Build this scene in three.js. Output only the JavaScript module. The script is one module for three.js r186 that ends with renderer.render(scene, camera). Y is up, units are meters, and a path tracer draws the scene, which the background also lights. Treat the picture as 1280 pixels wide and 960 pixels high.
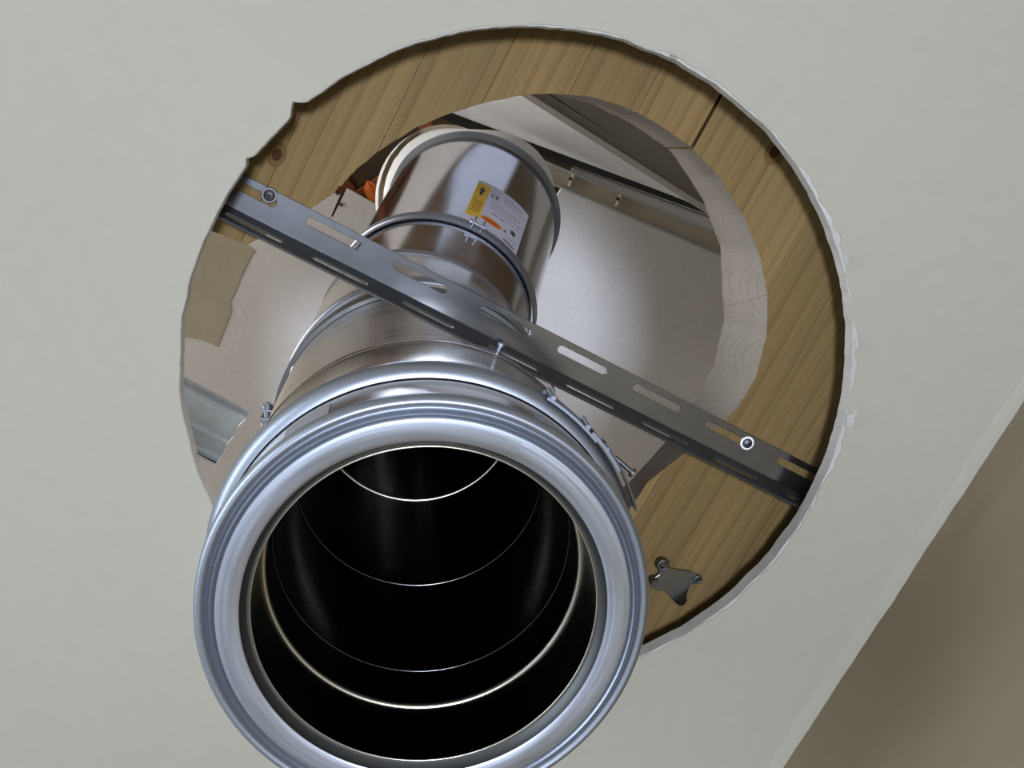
import * as THREE from 'three';
import { mergeGeometries, mergeVertices, toCreasedNormals } from 'three/addons/utils/BufferGeometryUtils.js';
import { RoundedBoxGeometry } from 'three/addons/geometries/RoundedBoxGeometry.js';
import { RectAreaLightUniformsLib } from 'three/addons/lights/RectAreaLightUniformsLib.js';
import { Brush, Evaluator, SUBTRACTION } from 'three-bvh-csg';
import { ImprovedNoise } from 'three/addons/math/ImprovedNoise.js';

// ------------------------------------------------------------------ camera, sky, lights, exposure
const scene = new THREE.Scene();
const CY = 1.6;                                        // lens height above the floor of the room below
const camera = new THREE.PerspectiveCamera(43.603, 4 / 3, 0.02, 60);
camera.position.set(0, CY, 0);
camera.up.set(-0.43269, 0.25615, 0.86439);
camera.lookAt(0.213911, CY + 0.960577, -0.177581);
scene.add(camera);
const renderer = new THREE.WebGLRenderer({ antialias: true });
renderer.toneMapping = THREE.LinearToneMapping;
renderer.toneMappingExposure = 0.88;
renderer.shadowMap.enabled = true;
scene.background = new THREE.Color(0.36, 0.41, 0.56);
RectAreaLightUniformsLib.init();
const WIN = { x: -2.6, y0: 0.9, y1: 2.15, z0: -2.0, z1: 0.2 };
const daylight = new THREE.RectAreaLight(new THREE.Color(0.76, 0.89, 1.08), 9.0, WIN.z1 - WIN.z0 - 0.1, WIN.y1 - WIN.y0 - 0.1);
daylight.position.set(WIN.x + 0.02, (WIN.y0 + WIN.y1) / 2, (WIN.z0 + WIN.z1) / 2);
daylight.lookAt(5, (WIN.y0 + WIN.y1) / 2, (WIN.z0 + WIN.z1) / 2);
scene.add(daylight);
const ATT = { x: -2.2, y0: 2.66, y1: 3.2, z0: -1.5, z1: 0.1 };       // window of the attic
const atticLight = new THREE.RectAreaLight(new THREE.Color(0.93, 0.96, 1.0), 24, ATT.z1 - ATT.z0 - 0.06, ATT.y1 - ATT.y0 - 0.06);
atticLight.position.set(ATT.x + 0.02, (ATT.y0 + ATT.y1) / 2, (ATT.z0 + ATT.z1) / 2);
atticLight.lookAt(5, (ATT.y0 + ATT.y1) / 2, (ATT.z0 + ATT.z1) / 2);
scene.add(atticLight);
const SKY = { x0: -0.34, x1: 0.44, z0: 0.36, z1: 1.3, y: 3.6 };          // roof window over the far side of the opening
const roofLight = new THREE.RectAreaLight(new THREE.Color(0.9, 0.93, 1.06), 0.14, SKY.x1 - SKY.x0 - 0.08, SKY.z1 - SKY.z0 - 0.08);
roofLight.position.set((SKY.x0 + SKY.x1) / 2, SKY.y - 0.005, (SKY.z0 + SKY.z1) / 2); roofLight.lookAt((SKY.x0 + SKY.x1) / 2, 0, (SKY.z0 + SKY.z1) / 2);
scene.add(roofLight);
const LAMP = [-0.21, 0.24, 0.3];
const workLight = new THREE.RectAreaLight(new THREE.Color(0.78, 0.88, 1.1), 245, 0.3, 0.24);
workLight.position.set(...LAMP); workLight.lookAt(LAMP[0] + 0.12, 4, LAMP[2] - 0.35);
scene.add(workLight);

// ------------------------------------------------------------------ helpers
let seed = 7;
const rnd = () => { seed = (seed * 16807) % 2147483647; return (seed - 1) / 2147483646; };
const rr = (a, b) => a + (b - a) * rnd();
const pn = new ImprovedNoise();
const noise = (x, y = 0, z = 0) => pn.noise(x + 37.3, y + 11.7, z + 5.1);
const V3 = (x, y, z) => new THREE.Vector3(x, y, z);
const taken = {};
function numbered(n) { const k = taken[n] = (taken[n] ?? -1) + 1; return k ? `${n}_${String(k).padStart(3, '0')}` : n; }
function shade(o) { o.castShadow = true; o.receiveShadow = true; return o; }
function obj(name, geo, mat, parent = scene) {
  const g = Array.isArray(geo) ? mergeGeometries(geo.map(q => { q = q.index ? q.toNonIndexed() : q; for (const k of Object.keys(q.attributes)) if (!['position', 'normal', 'uv'].includes(k)) q.deleteAttribute(k); return q; })) : geo;
  const m = shade(new THREE.Mesh(g, mat)); m.name = parent === scene ? numbered(name) : name; parent.add(m); return m;
}
function thing(name, label, category, [x, y, z] = [0, 0, 0], group) {
  const o = new THREE.Group(); o.name = numbered(name); o.position.set(x, y, z); scene.add(o);
  o.userData = { label, category }; if (group) o.userData.group = group; return o;
}
function tag(o, label, category, group) { o.userData = { label, category }; if (group) o.userData.group = group; return o; }
function struct(name, geo, mat) { const m = obj(name, geo, mat); m.name = name; m.userData.kind = 'structure'; return m; }
const box = (w, h, d, x = 0, y = 0, z = 0) => new THREE.BoxGeometry(w, h, d).translate(x, y, z);
const rbox = (w, h, d, r, x = 0, y = 0, z = 0) => new RoundedBoxGeometry(w, h, d, 2, r).translate(x, y, z);
const cyl = (r0, r1, h, n = 24) => new THREE.CylinderGeometry(r0, r1, h, n);
// plan shape: points are [x, z]; extruded upward by t from y
function planShape(pts, holes = []) {
  const s = new THREE.Shape(pts.map(p => new THREE.Vector2(p[0], -p[1])));
  for (const h of holes) s.holes.push(new THREE.Path(h.map(p => new THREE.Vector2(p[0], -p[1]))));
  return s;
}
function slab(pts, y, t, holes = [], bevel = 0) {
  const g = new THREE.ExtrudeGeometry(planShape(pts, holes), { depth: t - 2 * bevel, bevelEnabled: bevel > 0, bevelSize: bevel, bevelThickness: bevel, bevelOffset: -bevel, bevelSegments: 2, curveSegments: 8 });
  g.translate(0, 0, bevel); g.rotateX(-Math.PI / 2); g.translate(0, y, 0); return g;
}
// creased normals at this small scale: work in millimetres, since the addon merges points closer than a centimetre
const creased = (g, a) => toCreasedNormals(g.scale(1000, 1000, 1000), a).scale(0.001, 0.001, 0.001);
// lathe from a closed or open profile [[r, y], ...]
function lathe(pts, n = 128, creaseDeg = 35) {
  const g = new THREE.LatheGeometry(pts.map(p => new THREE.Vector2(p[0], p[1])), n);
  return creased(g, creaseDeg * Math.PI / 180);
}
const torus = (R, r, y, n = 128, m = 12) => new THREE.TorusGeometry(R, r, m, n).rotateX(Math.PI / 2).translate(0, y, 0);
// skin through rings of points, optionally closed along the way
function skin(rings, close = false, uvS = 1) {
  const n = rings[0].length, pos = [], uv = [], idx = [];
  rings.forEach((r, j) => { for (let i = 0; i <= n; i++) { const p = r[i % n]; pos.push(p.x, p.y, p.z); uv.push(i / n * uvS, j / rings.length); } });
  const m = rings.length, w = n + 1;
  for (let j = 0; j < (close ? m : m - 1); j++) for (let i = 0; i < n; i++) {
    const a = j * w + i, b = a + 1, c = ((j + 1) % m) * w + i, d = c + 1; idx.push(a, c, b, b, c, d);
  }
  const g = new THREE.BufferGeometry(); g.setAttribute('position', new THREE.Float32BufferAttribute(pos, 3)); g.setAttribute('uv', new THREE.Float32BufferAttribute(uv, 2)); g.setIndex(idx);
  g.computeVertexNormals(); return creased(g, 0.6);
}
function tex(w, h, fn, srgb = true) {
  const d = new Uint8Array(w * h * 4);
  for (let y = 0; y < h; y++) for (let x = 0; x < w; x++) {
    const c = fn(x / w, y / h), i = (y * w + x) * 4;
    for (let k = 0; k < 3; k++) d[i + k] = Math.max(0, Math.min(255, c[k] * 255)); d[i + 3] = 255;
  }
  const t = new THREE.DataTexture(d, w, h); t.magFilter = THREE.LinearFilter; t.minFilter = THREE.LinearMipmapLinearFilter; t.generateMipmaps = true;
  t.wrapS = t.wrapT = THREE.RepeatWrapping; if (srgb) t.colorSpace = THREE.SRGBColorSpace; t.needsUpdate = true; return t;
}
const fbm = (x, y, z = 0) => noise(x, y, z) + 0.5 * noise(2 * x, 2 * y, z + 3) + 0.25 * noise(4 * x, 4 * y, z + 9);

// ------------------------------------------------------------------ materials
// pine: u runs across the grain (1 = 0.3 m), v along it (1 = 0.9 m)
const pineMap = tex(768, 1024, (u, v) => {
  const wob = 0.05 * noise(u * 3, v * 2, 1) + 0.012 * noise(u * 9, v * 5, 2);
  const q = (u + wob) * 17 + 2.2 * noise(u * 2.2, v * 0.8, 4);
  const ring = q - Math.floor(q); const late = Math.pow(ring, 4) * (0.55 + 0.45 * noise(Math.floor(q) * 1.7, v * 2, 3));
  const fine = noise(u * 190, v * 7, 8) * 0.05 + noise(u * 70, v * 3, 5) * 0.05;
  const broad = 0.1 * noise(u * 4, v * 2.5, 12);
  const k = 1 - 0.2 * late + fine + broad;
  return [0.462 * k, 0.378 * k - 0.014 * late, 0.235 * k - 0.02 * late];
});
const archMap = tex(512, 512, (u, v) => {           // cathedral figure of a cut edge
  const x = (u * 5) % 1 - 0.5, q = v * 9 + 14 * x * x + 0.8 * noise(u * 6, v * 4, 6);
  const ring = q - Math.floor(q); const late = Math.exp(-Math.pow((ring - 0.8) / 0.13, 2));
  const k = 1 - 0.07 * late + 0.05 * noise(u * 60, v * 60, 2) + 0.04 * noise(u * 5, v * 5, 3);
  return [0.49 * k, 0.452 * k, 0.4 * k];
});
const pine = [[1, 1, 1], [0.92, 0.9, 0.86], [1.05, 1.03, 1.0], [0.97, 0.93, 0.87], [0.88, 0.86, 0.82]].map(c => new THREE.MeshPhysicalMaterial({ map: pineMap, color: new THREE.Color(...c).multiplyScalar(0.97), roughness: 0.7, specularIntensity: 0.3 }));
const pineEdge = new THREE.MeshStandardMaterial({ map: archMap, roughness: 0.8 });
const knotMat = new THREE.MeshPhysicalMaterial({ color: new THREE.Color(0.05, 0.022, 0.01), roughness: 0.9, specularIntensity: 0.1 });
const knotRing = new THREE.MeshPhysicalMaterial({ color: new THREE.Color(0.115, 0.07, 0.026), roughness: 0.9, specularIntensity: 0.1 });
const paintBump = tex(512, 512, (u, v) => { const k = 0.5 + 0.25 * fbm(u * 60, v * 60) + 0.2 * noise(u * 140, v * 140); return [k, k, k]; }, false);
const ceilingMap = tex(512, 512, (u, v) => { const k = 1 + 0.008 * fbm(u * 4, v * 4) + 0.008 * noise(u * 80, v * 80); return [0.61 * k, 0.585 * k, 0.518 * k]; });
const ceilPaint = new THREE.MeshStandardMaterial({ map: ceilingMap, bumpMap: paintBump, bumpScale: 0.0002, roughness: 0.9 });
const gypsum = new THREE.MeshStandardMaterial({ map: tex(256, 256, (u, v) => { const k = 1 + 0.06 * fbm(u * 30, v * 30); return [0.66 * k, 0.64 * k, 0.6 * k]; }), bumpMap: paintBump, bumpScale: 0.001, roughness: 1 });
const wallMap = tex(512, 512, (u, v) => { const k = 1 + 0.03 * fbm(u * 5, v * 5, 4) + 0.02 * noise(u * 90, v * 90); return [0.459 * k, 0.407 * k, 0.312 * k]; });
const wallPaint = new THREE.MeshStandardMaterial({ map: wallMap, bumpMap: paintBump, bumpScale: 0.0004, roughness: 0.9 });
const plainWall = new THREE.MeshStandardMaterial({ color: new THREE.Color(0.72, 0.7, 0.65), roughness: 0.9 });
const boardMap = tex(512, 512, (u, v) => { const k = 1 + 0.025 * fbm(u * 5, v * 5, 7) + 0.02 * noise(u * 120, v * 120); return [0.915 * k, 0.905 * k, 0.89 * k]; });
const boardMat = new THREE.MeshStandardMaterial({ map: boardMap, roughness: 0.92 });
const bareMat = new THREE.MeshStandardMaterial({ map: tex(256, 256, (u, v) => { const k = 1 + 0.04 * fbm(u * 8, v * 8, 2) + 0.03 * noise(u * 90, v * 20); return [0.75 * k, 0.72 * k, 0.63 * k]; }), roughness: 0.95 });
const greyBoard = new THREE.MeshStandardMaterial({ map: tex(256, 256, (u, v) => { const k = 1 + 0.05 * fbm(u * 6, v * 6, 9); return [0.64 * k, 0.635 * k, 0.59 * k]; }), roughness: 0.95 });
const steelRough = tex(512, 512, (u, v) => { const k = 0.5 + 0.16 * noise(u * 6, v * 190) + 0.1 * fbm(u * 9, v * 9); return [0, k, 1]; }, false);
const spangle = tex(512, 512, (u, v) => { const k = 0.9 + 0.025 * noise(u * 26, v * 26, 4) + 0.04 * noise(u * 70, v * 70, 2); return [k * 0.95, k * 0.97, k]; });
const stainless = new THREE.MeshPhysicalMaterial({ color: new THREE.Color(0.9, 0.85, 0.78), metalness: 1, roughness: 0.42, roughnessMap: steelRough });
const stainlessMirror = new THREE.MeshPhysicalMaterial({ color: new THREE.Color(0.72, 0.72, 0.75), metalness: 1, roughness: 0.3, roughnessMap: steelRough });
const flangeSteel = new THREE.MeshPhysicalMaterial({ color: new THREE.Color(0.56, 0.59, 0.65), metalness: 1, roughness: 0.75, roughnessMap: steelRough });
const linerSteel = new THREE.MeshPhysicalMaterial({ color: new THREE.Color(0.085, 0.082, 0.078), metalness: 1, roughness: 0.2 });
const beadGold = new THREE.MeshStandardMaterial({ color: new THREE.Color(0.55, 0.5, 0.38), metalness: 1, roughness: 0.32 });
const galv = new THREE.MeshPhysicalMaterial({ map: spangle, color: new THREE.Color(0.45, 0.46, 0.48), metalness: 1, roughness: 0.5 });
const galvRail = new THREE.MeshPhysicalMaterial({ map: spangle, color: new THREE.Color(0.42, 0.41, 0.4), metalness: 1, roughness: 0.17 });
const galvRough = new THREE.MeshPhysicalMaterial({ map: spangle, color: new THREE.Color(0.85, 0.95, 1.0), metalness: 0.15, roughness: 0.5 });
const spangleRing = spangle.clone(); spangleRing.repeat.set(10, 0.6); spangleRing.needsUpdate = true;
const galvRing = new THREE.MeshPhysicalMaterial({ map: spangleRing, color: new THREE.Color(0.47, 0.47, 0.48), metalness: 1, roughness: 0.46 });
const lipMat = new THREE.MeshStandardMaterial({ color: new THREE.Color(0.46, 0.46, 0.45), roughness: 0.8 });
const darkSteel = new THREE.MeshStandardMaterial({ color: new THREE.Color(0.11, 0.11, 0.105), metalness: 1, roughness: 0.5 });
const black = new THREE.MeshStandardMaterial({ color: new THREE.Color(0.01, 0.01, 0.01), roughness: 1 });
const whiteLacquer = new THREE.MeshPhysicalMaterial({ color: new THREE.Color(0.86, 0.85, 0.83), roughness: 0.4, clearcoat: 0.3 });
const terracotta = new THREE.MeshStandardMaterial({ map: tex(256, 256, (u, v) => { const k = 1 + 0.15 * fbm(u * 12, v * 12, 3); return [0.62 * k, 0.38 * k, 0.24 * k]; }), roughness: 1 });
const orangeFoam = new THREE.MeshStandardMaterial({ color: new THREE.Color(0.8, 0.2, 0.03), roughness: 0.9 });

// ------------------------------------------------------------------ the room below
const CH = CY + 0.65;                                   // ceiling underside
const RX0 = -2.6, RX1 = 0.497, RZ0 = -2.4, RZ1 = 2.2;
const floorMat = new THREE.MeshStandardMaterial({ color: new THREE.Color(0.6, 0.6, 0.64), roughness: 0.6 });
struct('floor_lower_room', box(RX1 - RX0 + 0.4, 0.15, RZ1 - RZ0 + 0.4, (RX0 + RX1) / 2, -0.075, (RZ0 + RZ1) / 2), floorMat);
struct('wall_right', box(0.12, CH, RZ1 - RZ0 + 0.4, RX1 + 0.06, CH / 2, (RZ0 + RZ1) / 2), wallPaint);
struct('wall_back', box(RX1 - RX0 + 0.2, CH, 0.12, (RX0 + RX1) / 2 - 0.1, CH / 2, RZ0 - 0.06), plainWall);
struct('wall_front', box(RX1 - RX0 + 0.2, CH, 0.12, (RX0 + RX1) / 2 - 0.1, CH / 2, RZ1 + 0.06), plainWall);
{ // wall with the window opening
  const zc = (WIN.z0 + WIN.z1) / 2, zl = WIN.z1 - WIN.z0, xx = RX0 - 0.1;
  struct('wall_left', [
    box(0.2, WIN.y0, RZ1 - RZ0, xx, WIN.y0 / 2, (RZ0 + RZ1) / 2), box(0.2, CH - WIN.y1, RZ1 - RZ0, xx, (CH + WIN.y1) / 2, (RZ0 + RZ1) / 2),
    box(0.2, WIN.y1 - WIN.y0, WIN.z0 - RZ0, xx, (WIN.y0 + WIN.y1) / 2, (WIN.z0 + RZ0) / 2), box(0.2, WIN.y1 - WIN.y0, RZ1 - WIN.z1, xx, (WIN.y0 + WIN.y1) / 2, (WIN.z1 + RZ1) / 2)], plainWall);
  const yc = (WIN.y0 + WIN.y1) / 2, yl = WIN.y1 - WIN.y0, fr = new THREE.MeshStandardMaterial({ color: new THREE.Color(0.8, 0.8, 0.8), roughness: 0.4 });
  const w = struct('window_1', [box(0.06, 0.06, zl, xx, WIN.y0 + 0.03, zc), box(0.06, 0.06, zl, xx, WIN.y1 - 0.03, zc), box(0.06, yl - 0.12, 0.06, xx, yc, WIN.z0 + 0.03), box(0.06, yl - 0.12, 0.06, xx, yc, WIN.z1 - 0.03), box(0.06, yl - 0.12, 0.07, xx, yc, zc)], fr);
  const glass = new THREE.MeshPhysicalMaterial({ color: 0xffffff, transmission: 1, thickness: 0, roughness: 0, ior: 1.5 });
  for (const s of [-1, 1]) obj('pane', box(0.006, yl - 0.12, zl / 2 - 0.095, xx, yc, zc + s * (zl / 4 - 0.0125)), glass, w);
}
// ceiling: a gypsum core with its painted paper face, both cut by hand along a circle
const HC = [0.1554, -0.1152], HR = 0.2384;
function cutEdge(fn, n = 420) { const p = []; for (let i = 0; i < n; i++) { const a = -i / n * Math.PI * 2, r = fn(a); p.push([HC[0] + r * Math.cos(a), HC[1] + r * Math.sin(a)]); } return p; }
const bite = (a, c, w, d) => d * Math.exp(-Math.pow(Math.atan2(Math.sin(a - c), Math.cos(a - c)) / w, 2));
const R2 = Math.PI / 180;
const coreR = a => HR + 0.001 * noise(Math.cos(a) * 9, Math.sin(a) * 9, 2) + 0.0007 * noise(Math.cos(a) * 30, Math.sin(a) * 30, 4) + bite(a, 157 * R2, 0.018, 0.006) + bite(a, 168 * R2, 0.012, 0.003);
const paperR = a => coreR(a) + 0.0003 + 0.8 * Math.max(0, 0.0022 + 0.0045 * noise(Math.cos(a) * 7, Math.sin(a) * 7, 6) + 0.003 * noise(Math.cos(a) * 26, Math.sin(a) * 26, 8) + 0.0015 * noise(Math.cos(a) * 60, Math.sin(a) * 60, 9)) * Math.pow(0.5 + 0.5 * Math.cos(a - 0.5), 1.2) + bite(a, 20 * R2, 0.02, 0.005) + bite(a, 53 * R2, 0.02, 0.004);
{
  const outer = [[RX0 - 0.2, RZ0 - 0.2], [RX1 + 1.1, RZ0 - 0.2], [RX1 + 1.1, RZ1 + 0.2], [RX0 - 0.2, RZ1 + 0.2]];
  const c = struct('ceiling', slab(outer, CH + 0.0008, 0.0122, [cutEdge(coreR)]), gypsum);
  const face = slab([[RX0, RZ0], [RX1, RZ0], [RX1, RZ1], [RX0, RZ1]], CH, 0.0008, [cutEdge(paperR)]);
  obj('paper_face', face, ceilPaint, c);
  // curled paper flaps and crumbs along the cut
  const crumbs = [];
  for (const [a, l, w, out] of [[20, 0.01, 0.006, 0.004], [21.5, 0.006, 0.003, 0.007], [49, 0.007, 0.002, 0.003], [34, 0.007, 0.002, 0.002], [95, 0.006, 0.0015, 0.001]]) {
    const g = new THREE.PlaneGeometry(w, l, 3, 5), P = g.attributes.position;
    for (let i = 0; i < P.count; i++) { const u = P.getX(i) / w + 0.5, v = P.getY(i) / l; P.setXYZ(i, P.getX(i) * (1 - 0.5 * Math.abs(v)), -0.0003 - 0.0035 * u * u * (0.7 + 0.5 * noise(v * 4, a)), P.getY(i) + 0.001 * noise(u * 5, a)); }
    g.rotateY(Math.PI); const gg = g.clone(); gg.index.array.reverse(); 
    g.computeVertexNormals(); g.rotateY(-a * R2 + Math.PI); 
    const r = HR + out; g.translate(HC[0] + r * Math.cos(a * R2), CH, HC[1] + r * Math.sin(a * R2)); crumbs.push(g);
  }
  obj('torn_paper', crumbs, new THREE.MeshStandardMaterial({ color: new THREE.Color(0.34, 0.32, 0.27), roughness: 1, side: THREE.DoubleSide }), c);
}
{ // uneven filler line where ceiling meets the brown wall
  const rings = []; const N = 400;
  for (let i = 0; i <= N; i++) {
    const z = -1.2 + 2.2 * i / N, w = 0.012 + 0.004 * noise(z * 14, 1) + 0.0018 * noise(z * 70, 2), h = 0.0016 + 0.0012 * noise(z * 20, 5) + 0.0008 * noise(z * 90, 6);
    rings.push([V3(RX1, CH + 0.0001, z), V3(RX1, CH - h, z), V3(RX1 - w * 0.6, CH - h * 0.8, z), V3(RX1 - w, CH + 0.0001, z)]);
  }
  struct('trim_1', skin(rings), ceilPaint);
}

// ------------------------------------------------------------------ attic floor: glued pine boards with a sawn opening
const K = 0.69 / 0.9, WY0 = CY + 0.69, WY1 = CY + 0.755;
const AX0 = -2.2, AX1 = 1.6, AZ0 = -2.0, AZ1 = 1.7;           // attic void
const BX0 = -0.75, BX1 = 1.15, BZ0 = -1.05, BZ1 = 0.95;      // extent of the boards modelled one by one
const holeBottom = [[-0.74, -0.215], [-0.113, -0.164], [-0.081, -0.162], [-0.067, -0.142], [-0.031, -0.083], [-0.022, -0.053], [-0.009, -0.025], [0.009, 0.005], [0.029, 0.029], [0.056, 0.056], [0.085, 0.079], [0.111, 0.094], [0.138, 0.105], [0.169, 0.112], [0.201, 0.114], [0.241, 0.111], [0.282, 0.1], [0.322, 0.08], [0.356, 0.055], [0.384, 0.026], [0.404, -0.009], [0.417, -0.048], [0.417, -0.085], [0.405, -0.125], [0.388, -0.162], [0.374, -0.195], [0.37, -0.26], [0.36, -0.4], [0.28, -0.52], [0.1, -0.58], [-0.2, -0.64], [-0.74, -0.8]].map(p => [p[0] * K, p[1] * K]);
const holeTop = [[-0.74, -0.215], [-0.113, -0.164], [-0.081, -0.162], [-0.067, -0.142], [-0.031, -0.083], [-0.022, -0.053], [-0.009, -0.025], [0.009, 0.005], [0.029, 0.029], [0.056, 0.056], [0.084, 0.083], [0.114, 0.099], [0.154, 0.109], [0.199, 0.112], [0.249, 0.108], [0.302, 0.083], [0.345, 0.05], [0.391, -0.017], [0.406, -0.062], [0.409, -0.115], [0.403, -0.167], [0.39, -0.223], [0.37, -0.28], [0.36, -0.4], [0.28, -0.52], [0.1, -0.58], [-0.2, -0.64], [-0.74, -0.8]].map(p => [p[0] * K, p[1] * K]);
function radial(poly, c, a) {                                 // distance from c to the polyline along angle a
  let best = null; const dx = Math.cos(a), dz = Math.sin(a);
  for (let i = 0; i < poly.length; i++) {
    const p = poly[i], q = poly[(i + 1) % poly.length], ex = q[0] - p[0], ez = q[1] - p[1], den = dx * ez - dz * ex; if (Math.abs(den) < 1e-12) continue;
    const t = ((p[0] - c[0]) * ez - (p[1] - c[1]) * ex) / den, s = ((p[0] - c[0]) * dz - (p[1] - c[1]) * dx) / den;
    if (t > 0 && s >= -1e-9 && s <= 1 + 1e-9 && (best === null || t > best)) best = t;
  }
  return best ?? 0.2;
}
const pineHole = (() => {
  const c = [0.115, -0.115], N = 300, lo = [], hi = [];
  for (let i = 0; i < N; i++) {
    const a = i / N * Math.PI * 2, j = 0.0006 * noise(Math.cos(a) * 20, Math.sin(a) * 20, 3);
    let rb = radial(holeBottom, c, a) + j, rt = radial(holeTop, c, a) + j;
    if (a > 155 * R2 && a < 178 * R2) rb += 0.0025 * noise(a * 60, 1) + 0.0015 * noise(a * 160, 2);
    lo.push([Math.cos(a), Math.sin(a), rb]); hi.push([Math.cos(a), Math.sin(a), rt]);
  }
  const at = k => lo.map((p, i) => { const r = p[2] + (hi[i][2] - p[2]) * k; return V3(c[0] + p[0] * r, WY0 + (WY1 - WY0) * k, c[1] + p[1] * r); });
  const rings = [at(-0.15), at(0), at(0.5), at(1), at(1.15)];
  const pos = [], idx = [];
  rings.forEach(r => r.forEach(p => pos.push(p.x, p.y, p.z)));
  for (let j = 0; j < 4; j++) for (let i = 0; i < N; i++) { const a = j * N + i, b = j * N + (i + 1) % N, c2 = a + N, d = b + N; idx.push(a, c2, b, b, c2, d); }
  const cb = pos.length / 3; pos.push(c[0], WY0 - 0.15 * (WY1 - WY0), c[1], c[0], WY1 + 0.15 * (WY1 - WY0), c[1]);
  for (let i = 0; i < N; i++) { const b = (i + 1) % N; idx.push(cb, i, b, cb + 1, 4 * N + b, 4 * N + i); }
  const g = new THREE.BufferGeometry(); g.setAttribute('position', new THREE.Float32BufferAttribute(pos, 3)); g.setAttribute('uv', new THREE.Float32BufferAttribute(new Float32Array(pos.length / 3 * 2), 2)); g.setIndex(idx); g.computeVertexNormals();
  return g.toNonIndexed();
})();
{
  const floor = new THREE.Group(); floor.name = 'floor'; floor.userData.kind = 'structure'; scene.add(floor);
  const ev = new Evaluator(); ev.useGroups = true; ev.attributes = ['position', 'normal', 'uv'];
  const hb = new Brush(pineHole, pineEdge); hb.updateMatrixWorld();
  // seams across x; the open crack stands at x = 0.188
  const seams = [BX0]; for (const x of [-0.86, -0.74, -0.66, -0.57, -0.49, -0.4, -0.32, -0.235, -0.16, -0.085, -0.012, 0.052, 0.118, 0.182, 0.2455, 0.318, 0.383, 0.446, 0.512, 0.58, 0.66, 0.75, 0.84, 0.93, 1.04, 1.14, 1.24, 1.34]) seams.push(x * K); seams.push(BX1);
  for (let i = 0; i < seams.length - 1; i++) {
    const x0 = seams[i], x1 = seams[i + 1], z = [BZ0]; let q = BZ0 + rr(0.35, 0.8);
    while (q < BZ1 - 0.2) { z.push(q); q += rr(0.5, 0.9); } z.push(BZ1);
    const crack = Math.abs(x1 - 0.2455 * K) < 1e-6 ? 0.0024 : 0.0001;
    for (let k = 0; k < z.length - 1; k++) {
      const w = x1 - x0 - 0.0001 - crack, l = z[k + 1] - z[k] - 0.0001;
      let g = new RoundedBoxGeometry(w, WY1 - WY0, l, 1, 0.0003); g.translate((x0 + x1) / 2 - crack / 2, (WY0 + WY1) / 2 + rr(0, 0.0003), (z[k] + z[k + 1]) / 2);
      g.clearGroups();
      const m = pine[Math.floor(rnd() * pine.length)], b = new Brush(g, m); b.updateMatrixWorld();
      const near = x1 > -0.76 && x0 < 0.36;
      let res = near ? ev.evaluate(b, hb, SUBTRACTION) : b;
      const rg = res.geometry; if (!rg.attributes.position.count || (near && rg.drawRange.count === 0)) continue;
      const P = rg.attributes.position, Nn = rg.attributes.normal, uv = new Float32Array(P.count * 2), ou = rr(0, 5), ov = rr(0, 5);
      for (let t = 0; t < P.count; t++) {
        const x = P.getX(t), y = P.getY(t), zz = P.getZ(t);
        if (Math.abs(Nn.getY(t)) > 0.5) { uv[2 * t] = x / 0.23 + ou; uv[2 * t + 1] = zz / 0.7 + ov; }
        else { const a = Math.atan2(zz + 0.077, x - 0.153); uv[2 * t] = a * 0.6 + 0.13; uv[2 * t + 1] = (y - WY0) / 0.1 + a * 0.25; }
      }
      rg.setAttribute('uv', new THREE.BufferAttribute(uv, 2));
      const mesh = shade(new THREE.Mesh(rg, near ? res.material : m)); mesh.name = 'plank'; floor.add(mesh);
    }
  }
  { // joists and plain subfloor around the modelled boards, out of view
    const m = pine[1], h = WY1 - WY0, y = (WY0 + WY1) / 2;
    obj('subfloor', [box(BX0 - AX0, h, AZ1 - AZ0, (BX0 + AX0) / 2, y, (AZ0 + AZ1) / 2), box(AX1 - BX1, h, AZ1 - AZ0, (BX1 + AX1) / 2, y, (AZ0 + AZ1) / 2), box(BX1 - BX0, h, BZ0 - AZ0, (BX0 + BX1) / 2, y, (BZ0 + AZ0) / 2), box(BX1 - BX0, h, AZ1 - BZ1, (BX0 + BX1) / 2, y, (BZ1 + AZ1) / 2)], m, floor);
  }
  // knots: flush plugs of dark wood
  for (const [x, z, r] of [[-0.089 * K, -0.074 * K, 0.0032], [0.316 * K, 0.145 * K, 0.0035]]) {
    const k = obj('knot', cyl(1, 1, 0.0006, 20).scale(r, 1, r * 1.35).translate(x, WY0 - 0.0001, z), knotMat, floor);
    obj('knot_ring', cyl(1, 1, 0.0004, 24).scale(r * 1.9, 1, r * 2.8).translate(x, WY0 - 0.00005, z), knotRing, k);
  }
}

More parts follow.
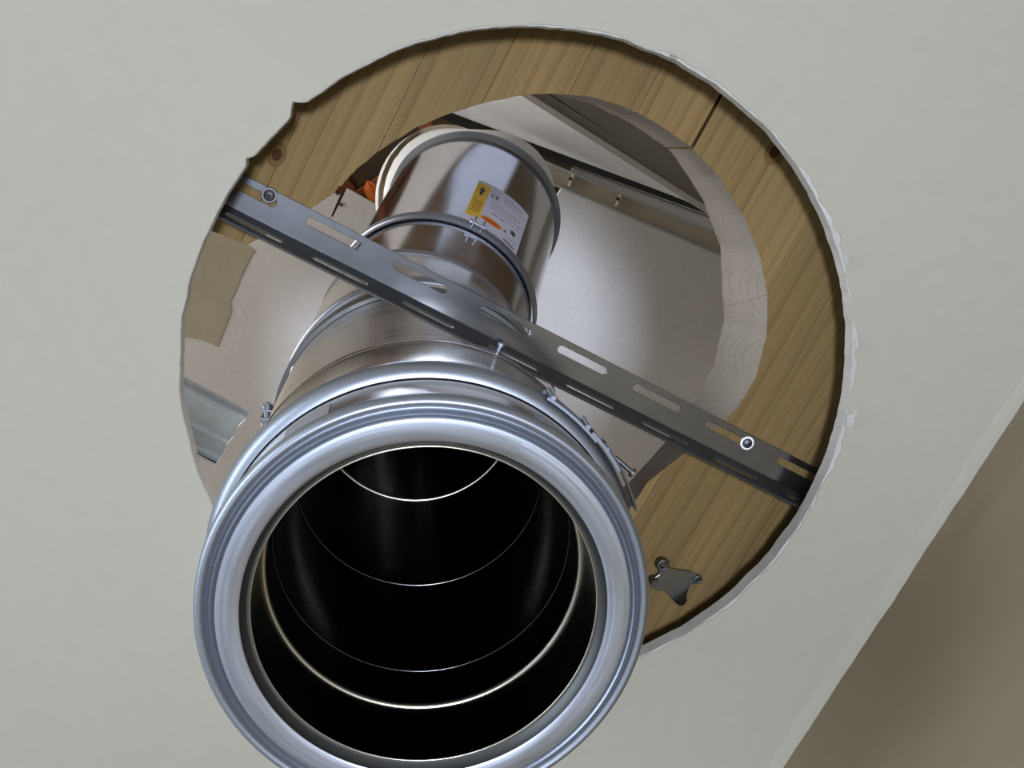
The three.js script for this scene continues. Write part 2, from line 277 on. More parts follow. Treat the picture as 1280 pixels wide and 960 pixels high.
// ------------------------------------------------------------------ attic: closed void of plasterboard, metal framing and roof
const AY = CY + 1.70, ROOF = CY + 2.0;
{
  const y0 = CY + 0.663, zc = (ATT.z0 + ATT.z1) / 2, x = AX0 - 0.025, zl = ATT.z1 - ATT.z0;
  struct('wall_attic_left', [box(0.05, ATT.y0 - y0, AZ1 - AZ0 + 0.1, x, (ATT.y0 + y0) / 2, (AZ0 + AZ1) / 2), box(0.05, ROOF - ATT.y1, AZ1 - AZ0 + 0.1, x, (ATT.y1 + ROOF) / 2, (AZ0 + AZ1) / 2),
    box(0.05, ATT.y1 - ATT.y0, ATT.z0 - AZ0 + 0.05, x, (ATT.y0 + ATT.y1) / 2, (ATT.z0 + AZ0 - 0.05) / 2), box(0.05, ATT.y1 - ATT.y0, AZ1 - ATT.z1 + 0.05, x, (ATT.y0 + ATT.y1) / 2, (ATT.z1 + AZ1 + 0.05) / 2)], boardMat);
  const fr = new THREE.MeshStandardMaterial({ color: new THREE.Color(0.8, 0.8, 0.8), roughness: 0.4 }), yc = (ATT.y0 + ATT.y1) / 2, yl = ATT.y1 - ATT.y0;
  const w = struct('window_2', [box(0.04, 0.03, zl, x, ATT.y0 + 0.015, zc), box(0.04, 0.03, zl, x, ATT.y1 - 0.015, zc), box(0.04, yl - 0.06, 0.03, x, yc, ATT.z0 + 0.015), box(0.04, yl - 0.06, 0.03, x, yc, ATT.z1 - 0.015)], fr);
  obj('pane', box(0.005, yl - 0.06, zl - 0.06, x, yc, zc), new THREE.MeshPhysicalMaterial({ color: 0xffffff, transmission: 1, thickness: 0, roughness: 0, ior: 1.5 }), w);
}
struct('wall_attic_right', box(0.05, ROOF - CY - 0.663, AZ1 - AZ0 + 0.1, AX1 + 0.025, (ROOF + CY + 0.663) / 2, (AZ0 + AZ1) / 2), boardMat);
struct('wall_attic_back', box(AX1 - AX0, ROOF - CY - 0.663, 0.05, (AX0 + AX1) / 2, (ROOF + CY + 0.663) / 2, AZ0 - 0.025), boardMat);
struct('wall_attic_front', box(AX1 - AX0, ROOF - CY - 0.663, 0.05, (AX0 + AX1) / 2, (ROOF + CY + 0.663) / 2, AZ1 + 0.025), boardMat);
{
  const xc = (SKY.x0 + SKY.x1) / 2, zc = (SKY.z0 + SKY.z1) / 2, xl = SKY.x1 - SKY.x0, zl = SKY.z1 - SKY.z0, y = ROOF + 0.02;
  const w = struct('window_3', [box(xl, 0.06, 0.04, xc, y, SKY.z0 + 0.02), box(xl, 0.06, 0.04, xc, y, SKY.z1 - 0.02), box(0.04, 0.06, zl - 0.08, SKY.x0 + 0.02, y, zc), box(0.04, 0.06, zl - 0.08, SKY.x1 - 0.02, y, zc)], pine[1]);
  obj('pane', box(xl - 0.08, 0.006, zl - 0.08, xc, y, zc), new THREE.MeshPhysicalMaterial({ color: 0xffffff, transmission: 1, thickness: 0, roughness: 0, ior: 1.5 }), w);
}
struct('roof_deck', slab([[AX0 - 0.05, AZ0 - 0.05], [AX1 + 0.05, AZ0 - 0.05], [AX1 + 0.05, AZ1 + 0.05], [AX0 - 0.05, AZ1 + 0.05]], ROOF, 0.04, [[[SKY.x0, SKY.z0], [SKY.x1, SKY.z0], [SKY.x1, SKY.z1], [SKY.x0, SKY.z1]]]), new THREE.MeshStandardMaterial({ color: new THREE.Color(0.25, 0.17, 0.1), roughness: 1 }));
{ // attic ceiling board with the notch for the flue and the opening over the stud
  const jag = [[-0.023, -0.572], [-0.0235, -0.59], [-0.03, -0.61], [-0.029, -0.63], [-0.034, -0.65], [-0.0325, -0.67], [-0.036, -0.695], [-0.097, -0.689], [-0.2, -0.68], [-0.3, -0.672], [-0.3, -0.553], [-0.159, -0.563]];
  const outline = [[AX1, AZ0], [AX1, 0.212], [0.547, 0.123], [0.29, 0.082], [0.288, 0.02], [0.26, -0.1], [0.2, -0.17], [0.09, -0.18], [0.038, -0.138], [-0.041, -0.1355], [-0.041, -0.19], [-0.0445, -0.192], [-0.0465, -0.15], [-0.05, -0.155], [-0.056, -0.152], [-0.062, -0.158], [-0.075, -0.155], [AX0, -0.15], [AX0, AZ0]];
  const b = struct('ceiling_attic', slab(outline, AY, 0.0125, [jag]), boardMat);
  // unskimmed patch of raw paper, beside the skim coat
  obj('bare_patch', slab([[-0.3, -0.29], [-0.135, -0.303], [-0.137, -0.34], [-0.1345, -0.39], [-0.136, -0.406], [-0.127, -0.416], [-0.1245, -0.45], [-0.121, -0.488], [-0.15, -0.489], [-0.19, -0.501], [-0.3, -0.505]], AY - 0.0007, 0.0008), bareMat, b);
  obj('screw_head', cyl(0.003, 0.003, 0.0012, 14).translate(-0.038, AY - 0.0005, -0.165), darkSteel, b);
}
{ // galvanised stud seen through the opening
  const t = thing('metal_stud', 'ribbed galvanised metal stud seen through a torn opening in the attic plasterboard', 'stud', [-0.2, CY + 1.722, -0.64]);
  const prof = [[0.075, 0], [0.062, 0.002], [0.055, -0.004], [0.047, -0.004], [0.043, 0.001], [0.036, 0.003], [0.005, 0.003], [0.0, -0.003], [-0.006, -0.003], [-0.011, 0.003], [-0.036, 0.003], [-0.041, -0.003], [-0.047, -0.003], [-0.052, 0.003], [-0.075, 0.003]];
  const s = new THREE.Shape([...prof.map(p => new THREE.Vector2(p[0], p[1])), ...prof.slice().reverse().map(p => new THREE.Vector2(p[0], p[1] + 0.0012))]);
  const web = new THREE.ExtrudeGeometry(s, { depth: 0.5, bevelEnabled: false }).rotateY(-Math.PI / 2).translate(0.27, 0, 0); // along x
  web.scale(1, 1, 1);
  obj('web', creased(web, 0.5), galvRough, t);
  obj('flange', box(0.5, 0.03, 0.0012, 0.02, 0.016, 0.0755), darkSteel, t);
  t.rotation.y = 0.04;
}
{ // steel hat rail with clips along the attic ceiling joint
  const a = [0.2, 0.046], e = [0.66, 0.092], L = Math.hypot(e[0] - a[0], e[1] - a[1]), ang = -Math.atan2(e[1] - a[1], e[0] - a[0]);
  const t = thing('furring_rail', 'pale furring rail with two small clips under the attic ceiling, right of the flue', 'rail', [a[0], AY, a[1]]); t.rotation.y = ang;
  obj('web', box(L, 0.001, 0.03, L / 2, -0.001, 0), bareMat, t);
  for (const s of [-1, 1]) obj('lip', rbox(L, 0.006, 0.004, 0.001, L / 2, -0.0035, s * 0.015), lipMat, t);
  for (const x of [0.098, 0.19]) {
    const c = obj('clip', rbox(0.005, 0.006, 0.022, 0.001, x, -0.005, 0.003), bareMat, t);
    obj('screw', cyl(0.003, 0.003, 0.006, 12).translate(x - 0.004, -0.007, 0.005), darkSteel, c);
  }
}
{ // dark channel in the joint
  const a = [-0.1, 0.034], e = [0.86, 0.179], L = Math.hypot(e[0] - a[0], e[1] - a[1]);
  const t = thing('channel_rail', 'dark grey steel channel running in the joint behind the top of the flue', 'rail', [a[0], AY, a[1]]); t.rotation.y = -Math.atan2(e[1] - a[1], e[0] - a[0]);
  obj('web', box(L, 0.0012, 0.024, L / 2, 0.008, 0), darkSteel, t);
  for (const s of [-1, 1]) obj('lip', box(L, 0.016, 0.0015, L / 2, 0.001, s * 0.0125), darkSteel, t);
}
function hexa(p, t) { // quad p (4 points) thickened upward by t
  const q = p.map(v => v.clone().add(V3(0, t, 0))), f = [[0, 1, 2, 3], [7, 6, 5, 4], [0, 4, 5, 1], [1, 5, 6, 2], [2, 6, 7, 3], [3, 7, 4, 0]], all = [...p, ...q], pos = [], uv = [];
  for (const [a, b, c, d] of f) for (const k of [a, b, c, a, c, d]) { const v = all[k]; pos.push(v.x, v.y, v.z); uv.push(v.x * 2, v.z * 2 + v.y); }
  const g = new THREE.BufferGeometry(); g.setAttribute('position', new THREE.Float32BufferAttribute(pos, 3)); g.setAttribute('uv', new THREE.Float32BufferAttribute(uv, 2)); g.computeVertexNormals(); return g;
}
{
  const S = x => 0.1355 - 0.0466 * x, G = x => 0.0515 + 0.147 * x;     // z of the strip edge and of the joint
  const y0 = CY + 1.5;
  const sl = [];
  for (let i = 0; i <= 60; i++) { const x = -0.25 + i * 0.02; sl.push([V3(x, AY, G(x)), V3(x, y0, S(x)), V3(x, y0 + 0.003, S(x) + 0.0125), V3(x, AY + 0.003, G(x) + 0.0125)]); }
  struct('wall_sloped', skin(sl, false, 0.5), boardMat);
  const J = x => 0.158 - 0.071 * x;
  struct('ceiling_attic_edge', slab([[0.85, S(0.85)], [0.85, J(0.85)], [-0.3, J(-0.3)], [-0.3, S(-0.3)]], y0 + 0.001, 0.0125), greyBoard);
  struct('ceiling_attic_far', slab([[0.85, J(0.85) + 0.003], [0.85, 0.16], [0.24, 0.178], [0.2, 0.172], [0.12, 0.158], [0.1, J(0.1) + 0.003]], y0, 0.0125), greyBoard);
  const t = thing('corner_strip', 'thin bright metal corner strip along the attic ceiling edge', 'trim', [0.2, y0, S(0.2)]); t.rotation.y = 0.0466;
  obj('face', box(1.2, 0.004, 0.009, 0.2, -0.003, 0), whiteLacquer, t);
  obj('wing', box(1.2, 0.0008, 0.014, 0.2, -0.0006, 0.0115), greyBoard, t);
}
{ // hollow clay block and foam in the roof opening
  const t = thing('clay_block', 'reddish clay roof block showing in the gap beside the white flue end', 'brick', [-0.06, CY + 1.76, -0.03]);
  const s = new THREE.Shape([[-0.2, -0.1], [0.2, -0.1], [0.2, 0.1], [-0.2, 0.1]].map(p => new THREE.Vector2(...p)));
  for (let i = 0; i < 4; i++) s.holes.push(new THREE.Path([[-0.18 + i * 0.092, -0.08], [-0.1 + i * 0.092, -0.08], [-0.1 + i * 0.092, 0.08], [-0.18 + i * 0.092, 0.08]].map(p => new THREE.Vector2(...p))));
  obj('body', new THREE.ExtrudeGeometry(s, { depth: 0.12, bevelEnabled: true, bevelSize: 0.003, bevelThickness: 0.003 }).rotateX(-Math.PI / 2), terracotta, t); t.rotation.y = 0.5;
  const f = new THREE.IcosahedronGeometry(0.028, 4), P = f.attributes.position;
  for (let i = 0; i < P.count; i++) { const v = V3(P.getX(i), P.getY(i), P.getZ(i)), k = 1 + 0.3 * noise(v.x * 60, v.y * 60, v.z * 60); P.setXYZ(i, v.x * k * 1.05, v.y * k * 0.7, v.z * k * 0.5); }
  f.computeVertexNormals(); f.rotateY(0.5); f.translate(0.01, CY + 1.745, -0.128);
  tag(obj('foam_lump', f, orangeFoam), 'small bright orange lump of foam beside the white flue end', 'foam');
}

// ------------------------------------------------------------------ the flue
const PX = 0.132, PZ = -0.2346, PY = CY + 0.4964;
const RO = 0.1275, RI = 0.1;
{ // lowest section: open end with folded rim
  const t = thing('flue_section', 'short double-walled steel flue section with open black mouth and folded rim facing down', 'flue', [PX, PY, PZ]);
  obj('outer_jacket', lathe([[0.124, 0.012], [0.1262, 0.0135], [0.1266, 0.055], [RO, 0.06], [RO, 0.1475], [0.1268, 0.149], [0.1268, 0.4]]), stainless, t);
  obj('seam', lathe([[0.1282, 0.15], [0.1284, 0.1505], [0.1284, 0.153], [0.127, 0.1535]], 128), stainless, t);
  obj('rim', lathe([[0.1262, 0.0135], [0.1284, 0.0128], [0.1298, 0.0105], [0.1303, 0.0072], [0.1298, 0.0035], [0.1283, 0.0012], [0.1262, 0.0006], [0.1243, 0.0022], [0.1232, 0.0046], [0.1222, 0.0042], [0.1214, 0.0018], [0.1206, 0.0006], [0.1198, 0.0016], [0.1192, 0.003], [0.1186, 0.0022]], 400, 60), galvRing, t);
  obj('end_plate', lathe([[0.1186, 0.0022], [0.1178, 0.0012], [0.116, 0.001], [0.1062, 0.001], [0.1048, 0.0018], [0.1044, 0.0034]], 160), flangeSteel, t);
  obj('mouth_bevel', lathe([[0.1046, 0.002], [0.1038, 0.0045], [0.1014, 0.0075], [0.0998, 0.0078]], 160), darkSteel, t);
  obj('mouth_edge', torus(0.0998, 0.0006, 0.0078, 160, 8), beadGold, t);
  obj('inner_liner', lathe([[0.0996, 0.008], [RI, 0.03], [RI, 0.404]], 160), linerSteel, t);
  obj('liner_bead', torus(0.1002, 0.0022, 0.064), beadGold, t);
  obj('liner_bead', torus(0.1006, 0.0014, 0.108), linerSteel, t);
  obj('liner_bead', torus(0.1004, 0.0016, 0.24), linerSteel, t);
  const st = new THREE.CylinderGeometry(0.1269, 0.1269, 0.022, 16, 1, true, 0, 0.24).rotateY(Math.PI / 2 + 0).translate(0, 0.034, 0); st.rotateY(-156 * R2);
  obj('grey_label', st, new THREE.MeshStandardMaterial({ color: new THREE.Color(0.24, 0.22, 0.21), roughness: 0.7, side: THREE.DoubleSide }), t);
}
const bolt = (x, y, z, l = 0.02, r = 0.0028) => [new THREE.CylinderGeometry(r, r, l, 12).translate(x, y, z), new THREE.CylinderGeometry(r * 1.9, r * 1.9, r * 1.4, 6).translate(x, y + l * 0.5, z), new THREE.CylinderGeometry(r * 1.9, r * 1.9, r * 1.4, 6).translate(x, y - l * 0.32, z)];
{ // clamp ring with over-centre latch above the rim
  const t = thing('locking_band', 'thick shiny locking ring with latch clamped around the flue just above its open rim', 'clamp', [PX, PY + 0.062, PZ]);
  obj('ring', lathe([[0.1275, -0.01], [0.1305, -0.0095], [0.1335, -0.006], [0.1352, -0.001], [0.1346, 0.004], [0.132, 0.0078], [0.1285, 0.0085]], 400, 60), galvRing, t);
  const at = (deg, f) => { const g = new THREE.Group(); g.name = f; g.position.set(0.1365 * Math.cos(deg * R2), 0, 0.1365 * Math.sin(deg * R2)); g.rotation.y = -deg * R2; t.add(g); return g; };
  // local frame on the ring: x outward, y up, z along the ring
  const arcPlate = (d0, d1, h, r, y = 0) => { const g = new THREE.CylinderGeometry(r, r, h, 10, 1, false, (90 - d1) * R2, (d1 - d0) * R2).translate(0, y, 0); return g; };
  const curved = (d0, d1, y0, y1, r0, r1) => { const rings = []; for (let i = 0; i <= 10; i++) { const a = (d0 + (d1 - d0) * i / 10) * R2; rings.push([[r0, y0], [r1, y0], [r1, y1], [r0, y1]].map(([r, y]) => V3(r * Math.cos(a), y, r * Math.sin(a)))); } return skin(rings); };
  obj('latch_plate', curved(66, 84, -0.0075, 0.0085, 0.1345, 0.1362), galv, t);
  obj('latch_plate', curved(56, 69, -0.009, 0.009, 0.1362, 0.138), galv, t);
  obj('lever', (() => { const g = curved(43, 64, -0.005, 0.005, 0.138, 0.1395); return g; })(), darkSteel, t);
  for (const d of [63, 71, 83]) { const a = d * R2; obj('pivot_pin', new THREE.CylinderGeometry(0.0016, 0.0016, 0.02, 12).translate(0.1375 * Math.cos(a), 0, 0.1375 * Math.sin(a)), galv, t); }
  const sc = new THREE.Group(); sc.name = 'latch_screw'; t.add(sc);
  { const a = 58 * R2; sc.position.set(0.1395 * Math.cos(a), 0, 0.1395 * Math.sin(a)); sc.quaternion.setFromUnitVectors(V3(0, 1, 0), V3(0.94, -0.25, -0.22).normalize()); }
  obj('shank', new THREE.CylinderGeometry(0.0015, 0.0015, 0.014, 10).translate(0, 0.006, 0), darkSteel, sc);
  obj('head', new THREE.CylinderGeometry(0.003, 0.003, 0.0022, 12).translate(0, 0.0135, 0), darkSteel, sc);
}
{ // wall band higher up, with its lug and bolt on the left
  const t = thing('support_band', 'flat dark steel band with a bolted lug around the flue below the slotted rail', 'clamp', [PX, PY + 0.358, PZ]);
  obj('band', lathe([[0.1272, -0.013], [0.1308, -0.0128], [0.1312, -0.011], [0.1312, 0.011], [0.1308, 0.0128], [0.1272, 0.013]], 140), darkSteel, t);
  const lug = d => { const g = new THREE.Group(); g.name = 'lug'; g.position.set(0.131 * Math.cos(d * R2), 0, 0.131 * Math.sin(d * R2)); g.rotation.y = -d * R2; t.add(g); return g; };
  for (const d of [200]) {
    const g = lug(d);
    for (const s of [-1, 1]) obj('ear', rbox(0.013, 0.018, 0.002, 0.0008, 0.005, 0, s * 0.004), galv, g);
    obj('bolt', bolt(0, 0, 0, 0.02, 0.0026).map(q => q.rotateX(Math.PI / 2).translate(0.006, -0.003, 0)), galv, g);
  }
}
const N0 = 96;
const circ = (R, fn) => Array.from({ length: N0 }, (_, i) => { const a = i / N0 * Math.PI * 2; return fn(R * Math.cos(a), R * Math.sin(a)); });
const EL = V3(PX, CY + 1.15, PZ), AZ = 84 * R2, TI = 28 * R2;
const D = V3(Math.sin(TI) * Math.cos(AZ), Math.cos(TI), Math.sin(TI) * Math.sin(AZ));
const Q = new THREE.Quaternion().setFromUnitVectors(V3(0, 1, 0), D);
{ // lower elbow: two legs mitred together
  const y0 = PY + 0.4, t = thing('flue_elbow', 'steel flue elbow leaning back behind the slotted rail', 'flue', [PX, y0, PZ]);
  const bis = D.clone().add(V3(0, 1, 0)).normalize(), E0 = V3(0, EL.y - y0, 0);
  const mitre = R => circ(R, (x, z) => V3(x, E0.y - (bis.x * x + bis.z * z) / bis.y, z));
  const up = (R, s) => circ(R, (x, z) => V3(x, s, z).applyQuaternion(Q).add(E0));
  const low = (R, y) => circ(R, (x, z) => V3(x, y, z));
  obj('lower_leg', skin([low(0.1268, 0), low(RO, 0.001), mitre(RO)]), stainless, t);
  obj('upper_leg', skin([mitre(RO), up(RO, 0.034)]), stainless, t);
  obj('joint_ring', lathe([[0.127, 0.01], [0.131, 0.011], [0.1322, 0.015], [0.1322, 0.024], [0.131, 0.028], [0.127, 0.029]], 140, 60), galvRing, t);
  const jr = obj('joint_ring', lathe([[0.127, 0.026], [0.1296, 0.0265], [0.13, 0.029], [0.13, 0.033], [0.1275, 0.034]], 140, 60), galvRing, t); jr.position.copy(E0); jr.quaternion.copy(Q);
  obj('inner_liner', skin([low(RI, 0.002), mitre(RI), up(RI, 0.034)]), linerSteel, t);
  obj('liner_bead', torus(0.1002, 0.002, 0.03), beadGold, t);
}
{ // leaning section with the sticker
  const t = thing('flue_section', 'leaning steel flue section with a yellow and white sticker, above the slotted rail', 'flue', EL.toArray()); t.quaternion.copy(Q);
  obj('outer_jacket', lathe([[RO, 0.034], [RO, 0.352]]), stainlessMirror, t);
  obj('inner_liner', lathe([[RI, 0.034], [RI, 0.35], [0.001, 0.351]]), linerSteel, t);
  // sticker
  const cv = document.createElement('canvas'); cv.width = 512; cv.height = 640; const c = cv.getContext('2d');
  c.fillStyle = '#bdb9c2'; c.fillRect(0, 0, 512, 640);
  c.fillStyle = '#cfa40a'; c.fillRect(0, 40, 112, 450);
  c.fillStyle = '#15120c';                                               // arrow
  c.beginPath(); c.moveTo(56, 80); c.lineTo(88, 130); c.lineTo(68, 130); c.lineTo(68, 190); c.lineTo(44, 190); c.lineTo(44, 130); c.lineTo(24, 130); c.fill();
  c.fillStyle = '#8a6a10'; for (let i = 0; i < 5; i++) c.fillRect(20 + (i % 2) * 6, 270 + i * 34, 74, 16);
  c.fillStyle = '#222'; c.font = 'bold 64px sans-serif'; c.fillText('CE', 134, 150);
  c.fillStyle = '#8d8a98'; const bar = (x, y, w, h) => c.fillRect(x, y, w, h);
  bar(250, 56, 200, 12); bar(250, 84, 160, 10); bar(260, 118, 220, 9); bar(150, 200, 300, 9); bar(150, 226, 250, 9); bar(170, 252, 300, 9); bar(150, 280, 220, 9); bar(190, 330, 60, 22); bar(270, 330, 44, 22);
  c.fillStyle = '#a58f98'; bar(320, 300, 150, 9); bar(330, 180, 130, 9);
  c.fillStyle = '#d4830f'; c.beginPath(); c.ellipse(215, 445, 100, 36, 0, 0, 7); c.fill(); c.fillStyle = '#b2480c'; c.beginPath(); c.ellipse(215, 445, 74, 20, 0, 0, 7); c.fill();
  c.fillStyle = '#3b3840'; c.beginPath(); c.arc(420, 380, 28, 0, 7); c.fill(); bar(352, 520, 120, 16); c.fillStyle = '#777'; bar(330, 420, 30, 30); bar(360, 470, 110, 8);
  const st = new THREE.CanvasTexture(cv); st.colorSpace = THREE.SRGBColorSpace;
  const g = new THREE.CylinderGeometry(RO + 0.0005, RO + 0.0005, 0.122, 24, 1, true, 0, 37.5 * R2);
  // increasing cylinder angle runs from +z to +x: 0 -> the yellow edge at 101 degrees
  g.rotateY(-11 * R2).translate(0, 0.176, 0);
  obj('sticker', g, new THREE.MeshStandardMaterial({ map: st, roughness: 0.5, side: THREE.DoubleSide }), t);
}
{ // thin collar with bolt on the leaning section
  const t = thing('support_collar', 'thin galvanised collar with a small bolt around the leaning flue section, below its sticker', 'clamp', EL.clone().addScaledVector(D, 0.112).toArray()); t.quaternion.copy(Q);
  t.rotateX(-0.02);
  obj('band', lathe([[0.1295, -0.006], [0.1325, -0.007], [0.134, -0.005], [0.133, -0.002], [0.133, 0.002], [0.134, 0.005], [0.1325, 0.007], [0.1295, 0.006]], 140, 25), galvRing, t);
  const g = new THREE.Group(); g.name = 'lug'; g.position.set(0.134 * Math.cos(92 * R2), 0, 0.134 * Math.sin(92 * R2)); g.rotation.y = -92 * R2; t.add(g);
  for (const s of [-1, 1]) obj('ear', rbox(0.012, 0.014, 0.002, 0.0008, 0.004, 0, s * 0.006), galv, g);
  obj('bolt', bolt(0, 0, 0, 0.02, 0.0018).map(q => q.rotateX(Math.PI / 2).translate(0.003, 0, 0)), galv, g);
}
{ // double-beaded ring at the top joint
  const t = thing('locking_band', 'double-beaded steel ring at the top joint of the leaning flue section', 'clamp', EL.clone().addScaledVector(D, 0.358).toArray()); t.quaternion.copy(Q);
  obj('ring', lathe([[0.1276, -0.008], [0.1305, -0.0085], [0.1318, -0.0055], [0.1305, -0.002], [0.1302, 0.001], [0.1322, 0.004], [0.1326, 0.009], [0.131, 0.014], [0.1276, 0.015]], 140, 50), galvRing, t);
}
{ // white last elbow leaving through the roof
  const base = EL.clone().addScaledVector(D, 0.374), t = thing('flue_elbow', 'white flue elbow leading up into the roof behind the top joint ring', 'flue', base.toArray());
  const e = D.clone().multiplyScalar(0.02), d2 = V3(-0.42, 1, -0.2).normalize(), q2 = new THREE.Quaternion().setFromUnitVectors(V3(0, 1, 0), d2), bis = D.clone().add(d2).normalize();
  const R = 0.114;
  const leg1 = s => circ(R, (x, z) => V3(x, s, z).applyQuaternion(Q));
  const mit = circ(R, (x, z) => { const p = V3(x, 0, z).applyQuaternion(Q); const k = e.clone().sub(p).dot(bis) / D.dot(bis); return p.addScaledVector(D, k); });
  const top = mit.map(p => { const k = (0.13 - p.clone().sub(e).dot(d2)); return p.clone().addScaledVector(d2, k); });
  obj('shell', skin([leg1(0), mit, top]), whiteLacquer, t);
  // torn foil collar round the white end
  const foil = [], k0 = 0.1;
  const rg = (r, h, j) => mit.map((p, i) => { const k = (h - p.clone().sub(e).dot(d2)), c = p.clone().addScaledVector(d2, k + j * noise(i * 0.7, r * 50)); const ax = e.clone().addScaledVector(d2, h); return c.sub(ax).multiplyScalar(r).add(ax); });
  obj('foil_edge', skin([rg(1.004, k0, 0.004), rg(1.05, k0 + 0.004, 0.004), rg(1.05, k0 + 0.007, 0.004), rg(1.004, k0 + 0.005, 0.004)], true), beadGold, t);
}

// ------------------------------------------------------------------ slotted angle rail under the pine boards
{
  const t = thing('slotted_rail', 'long galvanised slotted angle rail screwed under the pine boards across the opening', 'rail', [0.2 * K, WY0, -0.12 * K]); t.scale.setScalar(K);
  const X0 = -0.35, X1 = 0.365, slots = [-0.2985, -0.2145, -0.126, -0.035, 0.0505, 0.1365, 0.2215, 0.3115];
  const slotPath = (x, y, l, w) => { const p = new THREE.Path(), r = w / 2; p.absarc(x + l / 2 - r, y, r, -Math.PI / 2, Math.PI / 2, false); p.absarc(x - l / 2 + r, y, r, Math.PI / 2, 1.5 * Math.PI, false); return p; };
  const plate = (w, holes) => { const s = new THREE.Shape([[X0, 0], [X1, 0], [X1, w], [X0, w]].map(p => new THREE.Vector2(...p))); holes.forEach(h => s.holes.push(h)); return new THREE.ExtrudeGeometry(s, { depth: 0.0016, bevelEnabled: true, bevelSize: 0.0003, bevelThickness: 0.0003, bevelOffset: -0.0003, bevelSegments: 1, curveSegments: 10 }); };
  // screwed flange: flat under the boards, slots toward its free edge (local z -0.017 .. 0.016)
  const f = plate(0.0325, slots.map(x => slotPath(x, 0.0105, 0.055, 0.0078))).rotateX(Math.PI / 2).translate(0, -0.0004, 0.0);
  f.translate(0, 0, 0); // shape y runs to +z after the turn
  f.translate(0, 0, -0.0165); f.scale(1, 1, 1);
  const fm = obj('flange', f, galvRail, t); fm.geometry.scale(1, 1, -1); { const ix = fm.geometry; const p = ix.attributes.position; for (let i = 0; i < p.count; i += 3) { for (const k of ['position', 'normal', 'uv']) { const a = ix.attributes[k], s = a.itemSize; for (let c = 0; c < s; c++) { const u = a.array[i * s + c]; a.array[i * s + c] = a.array[(i + 2) * s + c]; a.array[(i + 2) * s + c] = u; } } } }
  obj('bend', new THREE.CylinderGeometry(0.0019, 0.0019, X1 - X0, 12).rotateZ(Math.PI / 2).translate((X0 + X1) / 2, -0.0022, -0.0162), galvRail, t);
  const w = plate(0.028, slots.map(x => slotPath(x + 0.02, 0.012, 0.055, 0.0065))).translate(0, -0.028, 0).rotateX(0.3).translate(0, -0.0025, -0.0165);
  obj('web', w, darkSteel, t);
  const screw = (x, z, name, m, washer) => {
    const s = obj('screw', lathe([[0.0001, -0.0052], [0.0022, -0.005], [0.0045, -0.0036], [0.0052, -0.0018], [0.0052, -0.0012], [0.0001, -0.001]], 28), m, t); s.position.set(x, -0.001, z);
    obj('recess', new THREE.CylinderGeometry(0.0016, 0.0016, 0.0006, 6).translate(0, -0.0052, 0), black, s);
    obj('washer', lathe([[0.003, -0.0002], [0.0072, -0.0002], [0.0074, -0.001], [0.0068, -0.0017], [0.003, -0.0017], [0.003, -0.0002]], 32), washer, s);
  };
  screw(-0.28, 0.0105, 'screw', darkSteel, darkSteel);
  screw(0.245, 0.007, 'screw', darkSteel, whiteLacquer);
  obj('clip_bolt', bolt(0, 0, 0, 0.009, 0.0022).map(q => q.rotateX(Math.PI / 2).translate(-0.03, -0.014, -0.019)), galv, t);
}

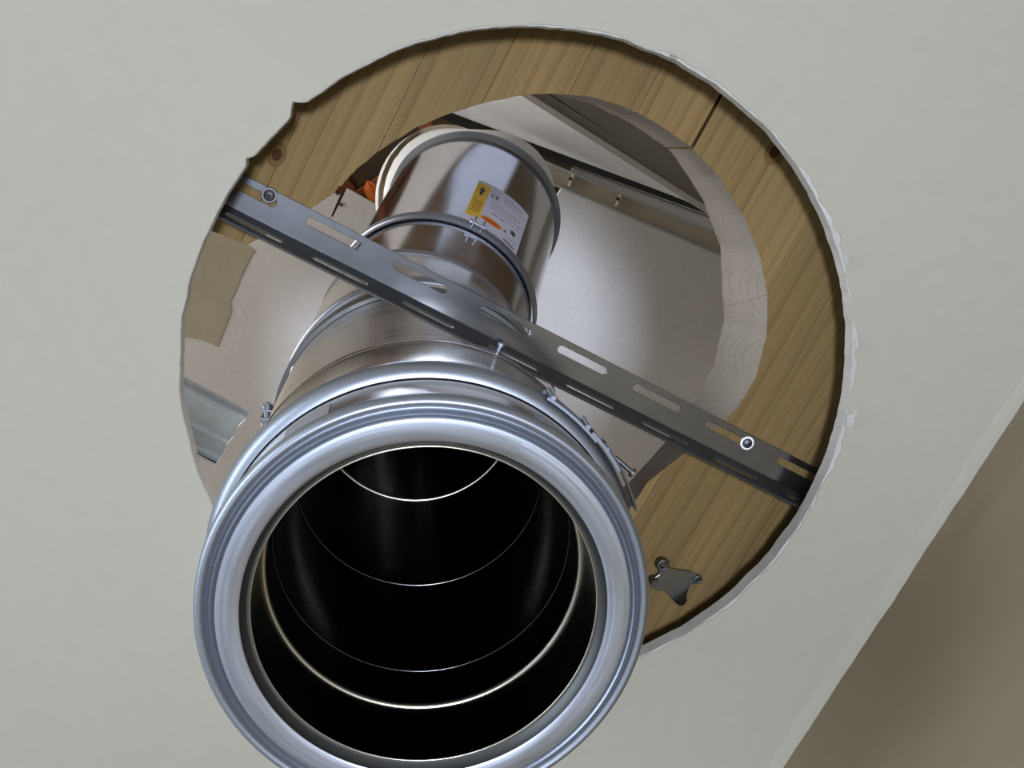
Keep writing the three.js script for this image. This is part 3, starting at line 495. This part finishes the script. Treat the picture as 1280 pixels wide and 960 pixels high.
// ------------------------------------------------------------------ small loose bracket on the boards, lower right
{
  const t = thing('bracket_clip', 'small grey metal bracket with curled lugs fixed under the pine boards beside the flue mouth', 'bracket', [0.45 * K, WY0 - 0.005, -0.277 * K]); t.scale.setScalar(K);
  const s = new THREE.Shape(); s.moveTo(-0.014, 0.021); s.quadraticCurveTo(-0.006, 0.014, 0.004, 0.012); s.lineTo(0.022, 0.008); s.quadraticCurveTo(0.029, 0.004, 0.026, -0.003); s.lineTo(0.02, -0.004); s.quadraticCurveTo(0.014, -0.012, 0.016, -0.024); s.quadraticCurveTo(0.012, -0.031, 0.006, -0.026); s.quadraticCurveTo(-0.003, -0.014, -0.008, -0.01); s.lineTo(-0.02, -0.008); s.quadraticCurveTo(-0.026, -0.002, -0.02, 0.004); s.lineTo(-0.014, 0.008); s.closePath();
  const g = new THREE.ExtrudeGeometry(s, { depth: 0.002, bevelEnabled: true, bevelSize: 0.0006, bevelThickness: 0.0006, bevelSegments: 2, curveSegments: 6 }).rotateX(Math.PI / 2); t.rotation.y = -0.49;
  obj('plate', g, galvRail, t);
  obj('curl', new THREE.TorusGeometry(0.005, 0.0022, 8, 18, 5.2).scale(1, 1, 2).rotateX(Math.PI / 2).translate(-0.012, -0.004, 0.021), darkSteel, t);
  obj('lug', new THREE.TorusGeometry(0.0035, 0.0016, 8, 16).rotateX(Math.PI / 2).translate(0.027, -0.003, 0.001), darkSteel, t);
  obj('lug', new THREE.CylinderGeometry(0.005, 0.004, 0.01, 14).translate(-0.02, -0.003, 0.001), darkSteel, t);
  obj('screw', new THREE.CylinderGeometry(0.0025, 0.0025, 0.006, 10).translate(0.004, 0.002, 0.002), darkSteel, t);
}

// ------------------------------------------------------------------ work light on the floor below
{
  const t = thing('work_light', 'black work light standing on the floor and aimed up at the opening', 'lamp', [LAMP[0], 0, LAMP[2]]);
  obj('stand', [rbox(0.26, 0.02, 0.03, 0.006, 0, 0.01, 0.08), rbox(0.26, 0.02, 0.03, 0.006, 0, 0.01, -0.08), rbox(0.02, 0.17, 0.03, 0.006, 0.12, 0.095, 0), rbox(0.02, 0.17, 0.03, 0.006, -0.12, 0.095, 0), rbox(0.02, 0.02, 0.16, 0.006, 0.12, 0.014, 0), rbox(0.02, 0.02, 0.16, 0.006, -0.12, 0.014, 0)], black, t);
  obj('housing', rbox(0.21, 0.05, 0.16, 0.015, 0, 0.185, 0), black, t);
  obj('diffuser', rbox(0.18, 0.006, 0.13, 0.002, 0, 0.213, 0), new THREE.MeshStandardMaterial({ color: 0xffffff, emissive: new THREE.Color(0.93, 0.95, 1), emissiveIntensity: 3, roughness: 0.5 }), t);
}
renderer.render(scene, camera);
